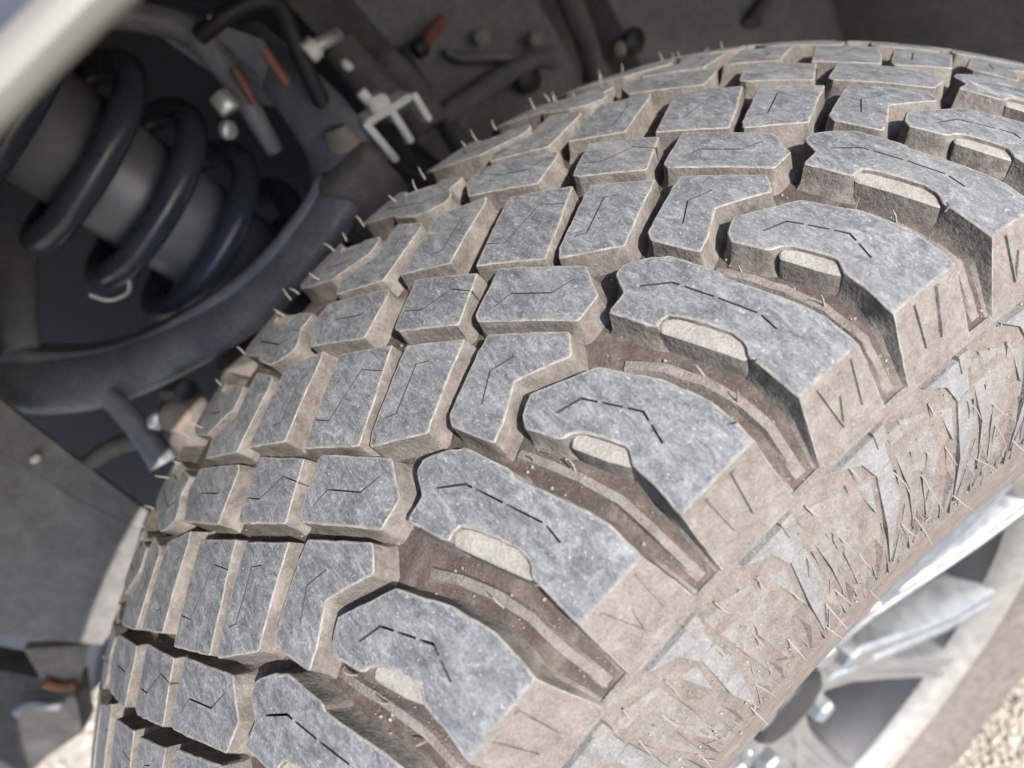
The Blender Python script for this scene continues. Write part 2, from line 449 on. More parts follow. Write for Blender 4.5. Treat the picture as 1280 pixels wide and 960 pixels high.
# ---- raised lugs, plates and lines on the sidewall and on the shoulder faces
def relief(name, poly, hs, mat, surf, seed=0):      # poly (deg, r) ; hs height per point
    rnd = random.Random(seed); n = len(poly); V = []
    def put(th, r, h): return PL(th, surf(r)+h, r)
    c = (sum(p[0] for p in poly)/n, sum(p[1] for p in poly)/n)
    for (th, r) in poly: V.append(put(th, r, -.002))
    for (th, r), h in zip(poly, hs): V.append(put(c[0]+(th-c[0])*.90+rnd.uniform(-.04, .04), c[1]+(r-c[1])*.96, h))
    V.append(put(c[0], c[1], sum(hs)/n))
    F = [(i, (i+1) % n, n+(i+1) % n, n+i) for i in range(n)]+[(n+i, n+(i+1) % n, 2*n) for i in range(n)]
    me = mesh(name, V, F); fix_normals(me); me.materials.append(mat); return me
def but_x(r):
    a = prof(SE); return SE+(RIB[0]-SE)*(a-r)/(a-RIB[1])
teeth = [relief('sidewall_lug', [(2.45, .3625), (5.65, .3625), (5.5, .352), (4.4, .351), (3.9, .3575)], [.0010, .0010, .0013, .0014, .0010], M_TOOTH, sw_x),
         relief('sidewall_lug', [(4.4, .3515), (5.5, .3515), (5.45, .338), (4.35, .3050), (4.05, .330)], [.0010, .0010, .0020, .0008, .0021], M_TOOTH, sw_x),
         relief('sidewall_lug', [(5.70, .3595), (7.45, .3580), (7.10, .340), (6.45, .3120), (6.05, .337)], [.0003, .0003, .0020, .0008, .0018], M_RIDGE, sw_x),
         relief('sidewall_lug', [(.55, .3600), (2.40, .3560), (2.45, .340), (1.60, .3110), (1.05, .338)], [.0003, .0004, .0020, .0008, .0017], M_RIDGE, sw_x),
         relief('sidewall_lug', [(2.60, .3450), (3.95, .3420), (3.60, .322), (3.15, .3020)], [.0002, .0002, .0020, .0007], M_SIDE, sw_x),
         relief('sidewall_lug', [(4.75, .3290), (5.95, .3300), (5.75, .314), (5.40, .2970)], [.0002, .0002, .0019, .0006], M_RIDGE, sw_x),
         relief('sidewall_lug', [(1.75, .3220), (2.65, .3240), (2.50, .312), (2.10, .2965)], [.0002, .0002, .0017, .0005], M_RIDGE, sw_x),
         relief('sidewall_lug', [(3.0, .3545), (4.15, .3495), (3.75, .3385)], [.0003, .0003, .0014], M_TOOTH, sw_x),
         relief('sidewall_lug', [(4.95, .3640), (5.75, .3640), (5.70, .3590), (5.0, .3580)], [.0014, .0014, .0018, .0016], M_RIDGE, sw_x),
         relief('sidewall_lug', [(6.45, .3290), (7.05, .3320), (7.00, .316), (6.70, .3020)], [.0002, .0002, .0017, .0005], M_SIDE, sw_x)]
lines = []
def bar(p, q, w, h, surf, mat, name):
    a = Vector((rad(p[0])*.36, p[1])); b = Vector((rad(q[0])*.36, q[1])); d = (b-a).normalized(); nn = Vector((-d.y, d.x))*w
    c = [a-nn, b-nn, b+nn, a+nn]; V = []
    for hgt, k in ((-.002, 1.0), (h, .45)):
        for v, m0 in zip(c, (a, b, b, a)):
            u = m0+(v-m0)*k; V.append(PL(math.degrees(u.x/.36), surf(u.y)+hgt, u.y))
    F = [(4, 5, 6, 7)]+[(i, (i+1) % 4, 4+(i+1) % 4, 4+i) for i in range(4)]
    me = mesh(name, V, F); fix_normals(me); me.materials.append(mat); return me
lines = [bar((5.3, .3880), (5.15, .3735), .0005, .0007, but_x, M_BUTT, 'shoulder_line'), bar((3.35, .3880), (3.9, .3720), .0006, .0008, but_x, M_BUTT, 'shoulder_line'),
         bar((3.9, .3720), (4.25, .3810), .0005, .0007, but_x, M_BUTT, 'shoulder_line'), bar((-1.4, .3885), (-1.55, .3730), .0012, .0009, but_x, M_BUTT, 'shoulder_line'),
         bar((-2.85, .3880), (-2.65, .3735), .0005, .0008, but_x, M_BUTT, 'shoulder_line'),
         bar((4.65, .3050), (5.85, .3300), .0006, .0010, sw_x, M_TOOTH, 'sidewall_line'), bar((6.3, .3160), (7.1, .3400), .0005, .0008, sw_x, M_TOOTH, 'sidewall_line'),
         bar((.9, .3200), (1.9, .3100), .0005, .0007, sw_x, M_SIDE, 'sidewall_line'),
         bar((2.72, .3560), (2.95, .3080), .0005, .0012, sw_x, M_TOOTH, 'sidewall_line'), bar((5.62, .3470), (6.20, .3030), .0005, .0012, sw_x, M_TOOTH, 'sidewall_line'),
         bar((.75, .3480), (1.35, .3060), .0004, .0010, sw_x, M_TOOTH, 'sidewall_line'), bar((3.95, .3320), (4.25, .3000), .0004, .0010, sw_x, M_SIDE, 'sidewall_line')]
for k in range(NP):
    for dth in (0, 6.05):
        for m_ in teeth: place('sidewall_lug', m_, k, off=dth-6.05*0)
    for i, m_ in enumerate(lines):
        place(m_.name.split('.')[0], m_, k)
        if i >= 5: place(m_.name.split('.')[0], m_, k, off=6.05)
# mould line (thin rib round the shoulder) and rim protector edge
def ring_mesh(name, pts, seg=300):
    V = []; F = []; n = len(pts)
    for j in range(seg):
        w = .0002*math.sin(j*1.7)+.00015*math.sin(j*.63)
        for (x, r) in pts: V.append(PL(360*j/seg, x, r+w))
    for j in range(seg):
        for i in range(n-1): F.append((j*n+i, j*n+i+1, ((j+1) % seg)*n+i+1, ((j+1) % seg)*n+i))
    me = mesh(name, V, F, None, True); fix_normals(me); return me
link('mould_line', ring_mesh('mould_line', [(.1243, .3662), (.1260, .3657), (.1264, .3650), (.1262, .3643), (.1246, .3638)]), M_BUTT, tyre)
# embossed marks on the sidewall (only the far side of the ring shows)
def glyph(kind):
    out = []
    S = {0: [((0, .262), (1.6, .285)), ((1.6, .285), (3.2, .262))], 1: [((0, .262), (0, .285)), ((0, .285), (2.2, .285)), ((2.2, .285), (2.2, .262))],
         2: [((0, .285), (1.3, .262)), ((1.3, .262), (2.6, .285))], 3: [((0, .262), (0, .285)), ((0, .274), (2.2, .274)), ((2.2, .262), (2.2, .285))]}[kind]
    vs, fs = [], []
    for p, q in S:
        m_ = bar(p, q, .0016, .0010, sw_x, M_SIDE, 'tmp'); k = len(vs)
        vs += [v.co.copy() for v in m_.vertices]; fs += [tuple(k+i for i in f.vertices) for f in m_.polygons]; D.meshes.remove(m_)
    me = mesh('sidewall_mark', vs, fs); fix_normals(me); me.materials.append(M_SIDE); return me
gl = [glyph(i) for i in range(4)]
for i in range(20): place('sidewall_mark', gl[(i*3+i//4) % 4], 0, off=75+i*6.2)

# ---- rubber vent hairs
hv, hf = [], []
def hair(p, d, L, r=.00027):
    d = d.normalized(); a = d.orthogonal().normalized(); b = d.cross(a); k = len(hv)
    bend = Vector((random.uniform(-1, 1), random.uniform(-1, 1), random.uniform(-1, 1)))*L*.14
    for q, rr in ((p-d*.001, r*1.2), (p+d*L*.5+bend*.6, r), (p+d*L, r*.55)):
        for j in range(4):
            an = j*math.pi/2; hv.append(q+a*math.cos(an)*rr+b*math.sin(an)*rr)
    for s_ in (0, 4):
        for j in range(4): hf.append((k+s_+j, k+s_+(j+1) % 4, k+s_+4+(j+1) % 4, k+s_+4+j))
    hf.append((k+8, k+9, k+10, k+11))
def radial(th): return Vector((0, math.sin(rad(th)), math.cos(rad(th))))
for k in range(NP):
    t0 = PITCH*k
    for dth in (0, 6.05):
        for (th, r, L, pr_) in [(4.35, .308, .008, .9), (2.1, .325, .006, .8), (6.2, .321, .007, .85), (3.0, .357, .005, .7), (5.5, .349, .006, .8), (1.4, .345, .006, .8), (6.9, .341, .006, .7), (3.5, .338, .006, .6), (5.2, .322, .007, .7), (.9, .362, .004, .5), (3.0, .296, .008, .35), (4.9, .335, .006, .5)]:
            if random.random() > pr_: continue
            a = t0+th+dth+random.uniform(-.35, .35); rr = r+random.uniform(-.003, .003)
            hair(PL(a, sw_x(rr)+.001, rr), Vector((1, 0, 0))*random.uniform(.6, 1)-radial(a)*random.uniform(.35, .9)+Vector((0, random.uniform(-.25, .25), random.uniform(-.2, .2))), L*random.uniform(.7, 1.25))
    for ln in (R1, R2):
        for i in (1, 2, 3):
            if random.random() < .62:
                q = ln[i]; p = P3(rad(q[0]+random.uniform(-.3, .3))*R0, q[1]+random.uniform(-.003, .003), .78)
                th = q[0]+t0; m_ = Matrix.Rotation(-rad(t0), 3, 'X')
                hair(m_ @ p, radial(th)+Vector((random.uniform(-.3, .3), random.uniform(-.3, .3), 0)), random.uniform(.003, .0055), .00032)
    for (th, s, t_) in [(-19.2, -.078, .0), (-17.2, -.1, .0), (-12.0, -.088, 0), (-14.5, -.1, 0), (-10.6, -.066, .5), (-21.0, -.1, .1), (-22.5, -.085, .2), (-16.0, -.104, 0), (-9.6, -.1, 0)]:
        if random.random() < .75:
            p = P3(rad(th)*R0, s, t_); m_ = Matrix.Rotation(-rad(t0), 3, 'X')
            hair(m_ @ p, radial(th+t0)+Vector((-.35, random.uniform(-.35, .35), 0)), random.uniform(.003, .006), .0003)
    for (th, s) in [(6.0, .112), (.15, .112), (2.5, .104)]:
        if random.random() < .5:
            p = P3(rad(th)*R0, s, .1); m_ = Matrix.Rotation(-rad(t0), 3, 'X')
            hair(m_ @ p, radial(th+t0)+Vector((.5, random.uniform(-.6, .6), 0)), random.uniform(.003, .005), .00032)
link('rubber_hairs', mesh('rubber_hairs', hv, hf), M_HAIR, tyre, kind='stuff')

# ---- grains of dirt and small stones caught in the grooves
bmi = bmesh.new(); bmesh.ops.create_icosphere(bmi, subdivisions=1, radius=1); iv = [v.co.copy() for v in bmi.verts]; ifc = [[v.index for v in f.verts] for f in bmi.faces]; bmi.free()
gv, gf = [], []
def grain(p, r):
    k = len(gv)
    for v in iv: gv.append(p+Vector((v.x*r*random.uniform(.6, 1.3), v.y*r*random.uniform(.6, 1.3), v.z*r*random.uniform(.6, 1.3))))
    gf.extend([tuple(k+i for i in f) for f in ifc])
for k in range(-5, 7):
    m_ = Matrix.Rotation(-rad(PITCH*k), 3, 'X')
    for ln in (R1, R2):
        for _ in range(46):
            i = random.randrange(0, len(ln)-1); f_ = random.random(); a, b = ln[i], ln[i+1]
            q = (a[0]+(b[0]-a[0])*f_+random.gauss(0, .55), a[1]+(b[1]-a[1])*f_+random.gauss(0, .003))
            grain(m_ @ P3(rad(q[0])*R0, q[1], random.uniform(.93, 1.0)), random.choice((.0002, .00025, .0003, .0003, .0004, .0006)))
    for _ in range(110):
        th = random.uniform(-12, 0); s_ = random.uniform(-.06, .07)
        grain(m_ @ P3(rad(th)*R0, s_, .985), random.choice((.00025, .0003, .0004, .0005)))
    for _ in range(90):
        th = random.uniform(0, 12); r_ = random.uniform(.30, .364)
        grain(m_ @ PL(th, sw_x(r_)+.0006, r_), random.choice((.0002, .00025, .0003, .0005)))
link('dirt_grains', mesh('dirt_grains', gv, gf), M_EDGE, tyre, kind='stuff')

# ------------------------------------------------------------------ rim
M_ALU = mat_simple('machined_alloy', (.36, .365, .37), .36, .8, .2, 90)
M_ALUD = mat_simple('dark_shaded_alloy', (.022, .022, .026), .5, .2, .25, 60)  # barrel and spoke pockets coloured dark to stand in for shade
M_LIP = mat_simple('dusty_alloy_lip', (.26, .248, .23), .5, .3, .25, 80)
def lathe(name, pts, mat, parent, seg=120, smooth=True):
    me = ring_mesh2(name, pts, seg); 
    if smooth: smooth_by_angle(me, 40)
    return link(name, me, mat, parent)
def ring_mesh2(name, pts, seg):
    V = []; F = []; n = len(pts)
    for j in range(seg):
        for (x, r) in pts: V.append(PL(360*j/seg, x, r))
    for j in range(seg):
        for i in range(n-1): F.append((j*n+i, j*n+i+1, ((j+1) % seg)*n+i+1, ((j+1) % seg)*n+i))
    me = mesh(name, V, F); fix_normals(me); return me
rim = lathe('rim', [(.095, .2035), (.096, .2085), (.101, .2135), (.106, .2190), (.1105, .2235), (.1130, .2235), (.1142, .2215), (.1128, .2170), (.108, .2125), (.1035, .2065), (.098, .2045), (.095, .2035)], M_LIP, wheel)
rim.location = (0, 0, H)
lathe('barrel', [(-.095, .222), (-.10, .214), (-.02, .187), (.05, .187), (.080, .199), (.0945, .2082), (.0945, .2036), (.080, .1935), (.045, .181), (-.02, .181), (-.095, .205)], M_ALUD, rim)
NSP = 6; SP0 = 80.0
def spoke_mesh(sgn):
    # one arm of a forked spoke: from the hub out to the lip, stepped machined top
    V = []; F = []
    st = [(.045, 0, .020, .070), (.085, 3.5, .014, .078), (.125, 7.0, .0115, .088), (.165, 9.0, .0105, .0975), (.2065, 11.0, .0125, .1045)]
    for (r, a, w, x) in st:
        th = rad(a*sgn); d = Vector((0, math.sin(th), math.cos(th))); nn = Vector((0, math.cos(th), -math.sin(th)))
        for off, dx in ((-1.25, -.030), (-1.05, -.004), (-.9, 0), (-.35, .0005), (-.25, -.0025), (.25, -.0025), (.35, .0005), (.9, 0), (1.05, -.004), (1.25, -.030)):
            p = d*r+nn*w*off; V.append((x+dx, p.y, p.z))
    m = 10
    for i in range(len(st)-1):
        for j in range(m-1): F.append((i*m+j, i*m+j+1, (i+1)*m+j+1, (i+1)*m+j))
        F.append((i*m+m-1, i*m, (i+1)*m, (i+1)*m+m-1))
    F += [tuple(range(m)), tuple(range((len(st)-1)*m, len(st)*m))[::-1]]
    me = mesh('spoke', V, F); fix_normals(me); me.materials.append(M_ALU); smooth_by_angle(me, 20); return me
sp = [spoke_mesh(1), spoke_mesh(-1)]
def pocket_mesh():
    V = []; F = []
    for (r, w, x) in ((.06, .010, .062), (.12, .012, .074), (.185, .024, .084)):
        for y in (-1, 1):
            for dx in (0, -.02): V.append((x+dx, w*y, r))
    for i in range(2):
        a, b = i*4, i*4+4
        F += [(a, a+2, b+2, b), (a+1, b+1, b+3, a+3), (a, b, b+1, a+1), (a+2, a+3, b+3, b+2)]
    F += [(0, 1, 3, 2), (8, 10, 11, 9)]
    me = mesh('spoke_web', V, F); fix_normals(me); me.materials.append(M_ALUD); return me
pk = pocket_mesh()
for k in range(NSP):
    for nm, m_ in (('spoke', sp[0]), ('spoke', sp[1]), ('spoke_web', pk)):
        o = D.objects.new(nm, m_); COL.objects.link(o); o.parent = rim; o.rotation_euler = (-rad(SP0+60*k), 0, 0)
lathe('hub_face', [(.030, .074), (.062, .074), (.070, .070), (.072, .050), (.068, .044), (.064, .042), (.064, 0.001)], M_ALU, rim, 72)
lathe('centre_cap', [(.063, .034), (.074, .033), (.078, .029), (.079, .012), (.079, .0005)], M_ALUD, rim, 48)
nut = ring_mesh2('lug_nut', [(.062, .0105), (.080, .0105), (.083, .0085), (.083, .0005)], 6); nut.materials.append(M_ALU)
for k in range(6):
    o = D.objects.new('lug_nut', nut); COL.objects.link(o); o.parent = rim
    a = rad(SP0+30+60*k); o.location = (0, .058*math.sin(a), .058*math.cos(a))
M_DISC = mat_simple('brake_disc_steel', (.045, .040, .038), .6, .4)
lathe('brake_disc', [(.0, .165), (.022, .165), (.024, .16), (.024, .09), (.05, .085), (.05, .001)], M_DISC, wheel, 96).location = (-.03, 0, H)

# ------------------------------------------------------------------ ground
def mat_gravel():
    m, t, b = new_mat('pale_gravel')
    p1 = pos(t, (1, 1, 1))
    v = N(t, 'ShaderNodeTexVoronoi', Scale=140.0); t.links.new(p1, v.inputs['Vector'])
    n1 = noise(t, p1, 12, 6, .6)
    c = ramp(t, n1, [(.3, (.34, .29, .225)), (.7, (.46, .41, .33))])
    vg = N(t, 'ShaderNodeRGBToBW'); t.links.new(v.outputs['Color'], vg.inputs[0])
    c2 = mix(t, .5, c, vg.outputs[0], 'SOFT_LIGHT')
    t.links.new(c2, b.inputs['Base Color']); b.inputs['Roughness'].default_value = .95
    bump(t, b, v.outputs['Distance'], .8, .006); return m
M_GRAV = mat_gravel()
M_PEB = mat_dust('pebble_stone', (.30, .255, .20), (.42, .375, .305), (.52, .47, .40), 30, .3)
g = 150.0
ground = link('ground', mesh('ground', [(-g, -g, 0), (g, -g, 0), (g, g, 0), (-g, g, 0)], [(0, 1, 2, 3)]), M_GRAV, None, kind='structure')
bmi = bmesh.new(); bmesh.ops.create_icosphere(bmi, subdivisions=1, radius=1); iv = [v.co.copy() for v in bmi.verts]; ifc = [[v.index for v in f.verts] for f in bmi.faces]; bmi.free()
pv, pf = [], []
def pebbles(n, x0, x1, y0, y1, smin, smax):
    for _ in range(n):
        c = Vector((random.uniform(x0, x1), random.uniform(y0, y1), 0)); s = random.uniform(smin, smax)**1.0
        q = Matrix.Rotation(random.uniform(0, 6.28), 3, Vector((random.random(), random.random(), random.random()+.01)).normalized())
        sc = Vector((s*random.uniform(.7, 1.3), s*random.uniform(.7, 1.3), s*random.uniform(.5, .9))); k = len(pv)
        for v in iv:
            w = q @ (v*random.uniform(.82, 1.12)); pv.append((c.x+w.x*sc.x, c.y+w.y*sc.y, max(-.001, w.z*sc.z+s*.35)))
        pf.extend([tuple(k+i for i in f) for f in ifc])
pebbles(9000, .10, .34, -.12, .42, .0012, .0042)
pebbles(1500, .34, .9, -.3, .8, .002, .008)
pebbles(2500, -2.2, -.6, -2.6, -.8, .004, .016)
link('gravel', mesh('gravel', pv, pf), M_PEB, None, kind='stuff', label='loose pale beige gravel stones scattered over the ground', category='gravel')

# ------------------------------------------------------------------ suspension and wheel well
def tube(name, path, radii, mat, parent=None, seg=14, flat=1.0, steps=6, upv=(0, 0, 1), closed=False, **props):
    P = [Vector(p) for p in path]; n = len(P)
    if not isinstance(radii, (list, tuple)): radii = [radii]*n
    pts, rr = [], []
    def cr(a, b, c, d, t): return .5*((2*b)+(c-a)*t+(2*a-5*b+4*c-d)*t*t+(3*b-a-3*c+d)*t*t*t)
    for i in range(n-1):
        for j in range(steps):
            t = j/steps
            pts.append(cr(P[max(0, i-1)], P[i], P[i+1], P[min(n-1, i+2)], t)); rr.append(radii[i]+(radii[i+1]-radii[i])*t)
    pts.append(P[-1]); rr.append(radii[-1])
    V = []; F = []; U = Vector(upv)
    for i, p in enumerate(pts):
        d = (pts[min(i+1, len(pts)-1)]-pts[max(i-1, 0)]).normalized()
        a = d.cross(U)
        if a.length < 1e-3: a = d.orthogonal()
        a.normalize(); b = a.cross(d)
        for j in range(seg):
            an = 2*math.pi*j/seg; V.append(p+a*math.cos(an)*rr[i]+b*math.sin(an)*rr[i]*flat)
    for i in range(len(pts)-1):
        for j in range(seg): F.append((i*seg+j, i*seg+(j+1) % seg, (i+1)*seg+(j+1) % seg, (i+1)*seg+j))
    F += [tuple(range(seg))[::-1], tuple(range((len(pts)-1)*seg, len(pts)*seg))]
    me = mesh(name, V, F); fix_normals(me); smooth_by_angle(me, 50)
    return link(name, me, mat, parent, **props)
def cyl(name, p, q, r, mat, parent=None, seg=24, bev=.002, **props):
    p, q = Vector(p), Vector(q); d = (q-p).normalized(); a = d.orthogonal().normalized(); b = d.cross(a); L = (q-p).length
    V = []; F = []; st = [(0, r-bev), (bev, r), (L-bev, r), (L, r-bev)]
    for (h, rr) in st:
        for j in range(seg): V.append(p+d*h+a*math.cos(2*math.pi*j/seg)*rr+b*math.sin(2*math.pi*j/seg)*rr)
    for i in range(3):
        for j in range(seg): F.append((i*seg+j, i*seg+(j+1) % seg, (i+1)*seg+(j+1) % seg, (i+1)*seg+j))
    F += [tuple(range(seg))[::-1], tuple(range(3*seg, 4*seg))]
    me = mesh(name, V, F); fix_normals(me); smooth_by_angle(me, 50); return link(name, me, mat, parent, **props)
def slab(name, pts, thick, mat, parent=None, bev=.002, **props):      # a bent sheet: polygon points in 3d (fan of quads), given thickness
    bm = bmesh.new(); vs = [bm.verts.new(Vector(p)) for p in pts]; bm.faces.new(vs)
    bmesh.ops.triangulate(bm, faces=bm.faces); bmesh.ops.recalc_face_normals(bm, faces=bm.faces)
    bmesh.ops.solidify(bm, geom=list(bm.faces), thickness=thick)
    me = D.meshes.new(name); bm.to_mesh(me); bm.free(); fix_normals(me)
    return link(name, me, mat, parent, **props)
def box(name, c, s, mat, parent=None, rot=(0, 0, 0), bev=.003, **props):
    bm = bmesh.new(); bmesh.ops.create_cube(bm, size=1)
    for v in bm.verts: v.co = Vector((v.co.x*s[0], v.co.y*s[1], v.co.z*s[2]))
    bmesh.ops.bevel(bm, geom=list(bm.edges), offset=bev, segments=2, affect='EDGES')
    me = D.meshes.new(name); bm.to_mesh(me); bm.free()
    o = link(name, me, mat, parent, **props); o.location = c; o.rotation_euler = tuple(rad(a) for a in rot); return o

M_NAVY = mat_simple('black_gloss_paint', (.034, .042, .060), .27, 0, .2, 25)
M_BLACK = mat_simple('black_rubber', (.013, .013, .015), .6, 0, .3, 60)
M_BODY = mat_simple('shock_body_grey', (.125, .130, .150), .38, .1, .25, 30)
M_ARM = mat_dust('dusty_black_arm', (.095, .099, .114), (.155, .160, .178), (.29, .28, .265), 40, .25, .0008, .34)
M_CAST = mat_dust('dusty_cast_iron', (.07, .062, .057), (.13, .115, .104), (.23, .205, .18), 60, .3, .0012)
M_TAN = mat_dust('muddy_steel', (.13, .10, .08), (.22, .18, .145), (.30, .25, .21), 60, .2)
M_LINER = mat_dust('dusty_plastic_liner', (.095, .086, .079), (.152, .139, .128), (.235, .216, .198), 26, .12, .0004, .75)
M_LINERD = mat_dust('grey_plastic_shield', (.095, .090, .085), (.15, .142, .134), (.22, .208, .196), 12, .25, .0004, .7)
M_RAIL = mat_dust('pale_dusty_rail', (.22, .20, .18), (.30, .28, .25), (.38, .35, .32), 10, .1, .0003, .7)
M_STEEL = mat_simple('zinc_steel', (.55, .54, .52), .4, .6, .15, 80)
M_RED = mat_simple('faded_red_plastic', (.19, .070, .055), .7, 0, .35, 90)
M_CASTD = mat_dust('dark_underbody', (.030, .028, .027), (.055, .052, .050), (.10, .094, .088), 40, .2, .0010)
M_ZINC = mat_simple('pale_zinc', (.62, .59, .54), .55, .1, .15, 60)
M_RUST = mat_simple('rusty_steel', (.17, .075, .035), .85, 0, .5, 90)
M_DARK = mat_simple('wheel_well_shade', (.024, .028, .038), .7, 0, .4, 12)

# inner wall of the wheel well, coloured near black for shade in the gaps
inner_wall = link('inner_wheel_well', mesh('inner_wheel_well', [W(-.62, -.72, -.02), W(-.62, .9, -.3), W(-.62, .9, .75), W(-.62, -.72, .75), W(-.64, -.72, -.02), W(-.64, .9, -.3), W(-.64, .9, .75), W(-.64, -.72, .75)],
    [(0, 1, 2, 3), (7, 6, 5, 4), (0, 4, 5, 1), (1, 5, 6, 2), (2, 6, 7, 3), (3, 7, 4, 0)]), M_DARK, None, label='inner wall of the wheel well, coloured blue black as shade behind the coil spring', category='wheel well')
# strut: shock body, coil spring, top mount
SX, SY = -.305, -.009
strut = empty('coil_spring_strut', W(SX, SY, .20), label='black coil spring wound round a grey shock absorber left of the tyre', category='coil spring')
cyl('shock_body', (0, 0, .03), (0, 0, .30), .037, M_BODY, strut, 40)
hel = []
for i in range(0, 8*24+1):
    a = 2*math.pi*i/24; hel.append((.059*math.cos(a+5.9), .059*math.sin(a+5.9), .048+.0405*i/24))
tube('coil', hel, .0093, M_NAVY, strut, 12, 1.0, 1)
cyl('lower_spring_seat', (0, 0, .030), (0, 0, .046), .064, M_NAVY, strut, 40)
cyl('top_mount', (0, 0, .345), (0, 0, .375), .072, M_NAVY, strut, 40)
cyl('bump_rubber', (0, 0, .29), (0, 0, .35), .030, M_BLACK, strut, 30)
cyl('lower_eye', (0, -.03, 0), (0, .03, 0), .026, M_CAST, strut, 24)
for a in (20, 140, 260):
    cyl('mount_bolt', (.055*math.cos(rad(a)), .055*math.sin(rad(a)), .374), (.055*math.cos(rad(a)), .055*math.sin(rad(a)), .392), .007, M_STEEL, strut, 6, .001)

# upper control arm
uca = empty('upper_control_arm', W(-.2, .05, .345), label='curved black upper control arm looping round the coil spring', category='control arm')
def rel(pts, o): return [p-o.location for p in pts]
ARM = [W(-0.36, -0.1981, 0.4184), W(-0.33, -0.1705, 0.4036), W(-0.29, -0.1414, 0.3867), W(-0.25, -0.1024, 0.3737), W(-0.215, -0.0522, 0.366), W(-0.195, -0.0059, 0.3608), W(-0.19, 0.0398, 0.3603), W(-0.195, 0.0758, 0.3631), W(-0.215, 0.0951, 0.3732), W(-0.25, 0.1046, 0.3879), W(-0.29, 0.1114, 0.4032), W(-0.34, 0.1175, 0.4133)]
tube('arm', rel(ARM, uca), [.026, .026, .026, .025, .024, .024, .024, .024, .021, .018, .016, .015], M_ARM, uca, 18, .55, 8)
tube('arm_rib', rel([W(-0.35, -0.1817, 0.4273), W(-0.32, -0.1543, 0.4133), W(-0.285, -0.1232, 0.3932), W(-0.245, -0.0853, 0.3806), W(-0.21, -0.037, 0.3756), W(-0.19, 0.006, 0.3731), W(-0.188, 0.0462, 0.3727), W(-0.195, 0.073, 0.3736)], uca), .0045, M_ARM, uca, 8)
tube('arm_rib', rel([W(-0.31, -0.1587, 0.4009), W(-0.28, -0.1357, 0.3858), W(-0.24, -0.0966, 0.3738), W(-0.225, -0.0752, 0.3695)], uca), .0025, M_TAN, uca, 8)
tube('arm_flange', rel([W(-0.345, -0.2061, 0.4136), W(-0.32, -0.1811, 0.3976), W(-0.28, -0.1527, 0.3805), W(-0.24, -0.1131, 0.3681), W(-0.205, -0.0597, 0.3603), W(-0.188, -0.0202, 0.355)], uca), .0050, M_TAN, uca, 8, .6)
tube('arm_branch', rel([W(-0.31, -0.1415, 0.4071), W(-0.33, -0.1299, 0.4163), W(-0.36, -0.1204, 0.4229), W(-0.4, -0.1016, 0.4344)], uca), [.013, .014, .017, .020], M_ARM, uca, 12, .8)
tube('worn_pad', rel([W(-0.2, 0.0997, 0.386), W(-0.198, 0.0956, 0.3744), W(-0.193, 0.0913, 0.3579)], uca), [.009, .014, .011], M_TAN, uca, 12, .6)
cyl('ball_joint', rel([W(-.185, .083, .335)], uca)[0], rel([W(-.187, .086, .376)], uca)[0], .021, M_CAST, uca, 28, .004)

# steering knuckle behind the tyre
kn = empty('steering_knuckle', W(-.17, -.03, .05), label='muddy cast steering knuckle beside the inner edge of the tyre', category='knuckle')
tube('knuckle_post', rel([W(-.165, .03, .10), W(-.172, -.01, .22), W(-.176, -.045, .30), W(-.185, -.03, .345)], kn), [.036, .032, .028, .022], M_CAST, kn, 16, 1.2, 6, (0, 1, 0))
tube('knuckle_arm', rel([W(-0.187, -0.0741, 0.3669), W(-0.18, -0.089, 0.3481), W(-0.175, -0.0963, 0.3319), W(-0.172, -0.1095, 0.3095)], kn), [.012, .019, .020, .016], M_CAST, kn, 12, .8)
tube('tie_rod', rel([W(-0.22, -0.11, 0.3808), W(-0.21, -0.1125, 0.368), W(-0.2, -0.1174, 0.3533), W(-0.19, -0.1234, 0.3404)], kn), [.006, .007, .008, .009], M_ARM, kn, 10)
tube('dust_shield_edge', rel([W(-0.24, -0.169, 0.3556), W(-0.225, -0.1422, 0.3564), W(-0.205, -0.1196, 0.3536)], kn), .006, M_CAST, kn, 8)
KNB = [W(-0.172, -0.094, 0.3698), W(-0.168, -0.0859, 0.3638)]
cyl('knuckle_bolt', rel([KNB[0]-Vector((.012, 0, .004))], kn)[0], rel([KNB[0]], kn)[0], .0055, M_STEEL, kn, 6, .001)
cyl('knuckle_boss', rel([KNB[1]-Vector((.014, 0, .004))], kn)[0], rel([KNB[1]], kn)[0], .0095, M_TAN, kn, 16, .002)
cyl('knuckle_hole', rel([W(-.168, -.068, .372)], kn)[0], rel([W(-.162, -.066, .373)], kn)[0], .006, M_BLACK, kn, 14, .0005)

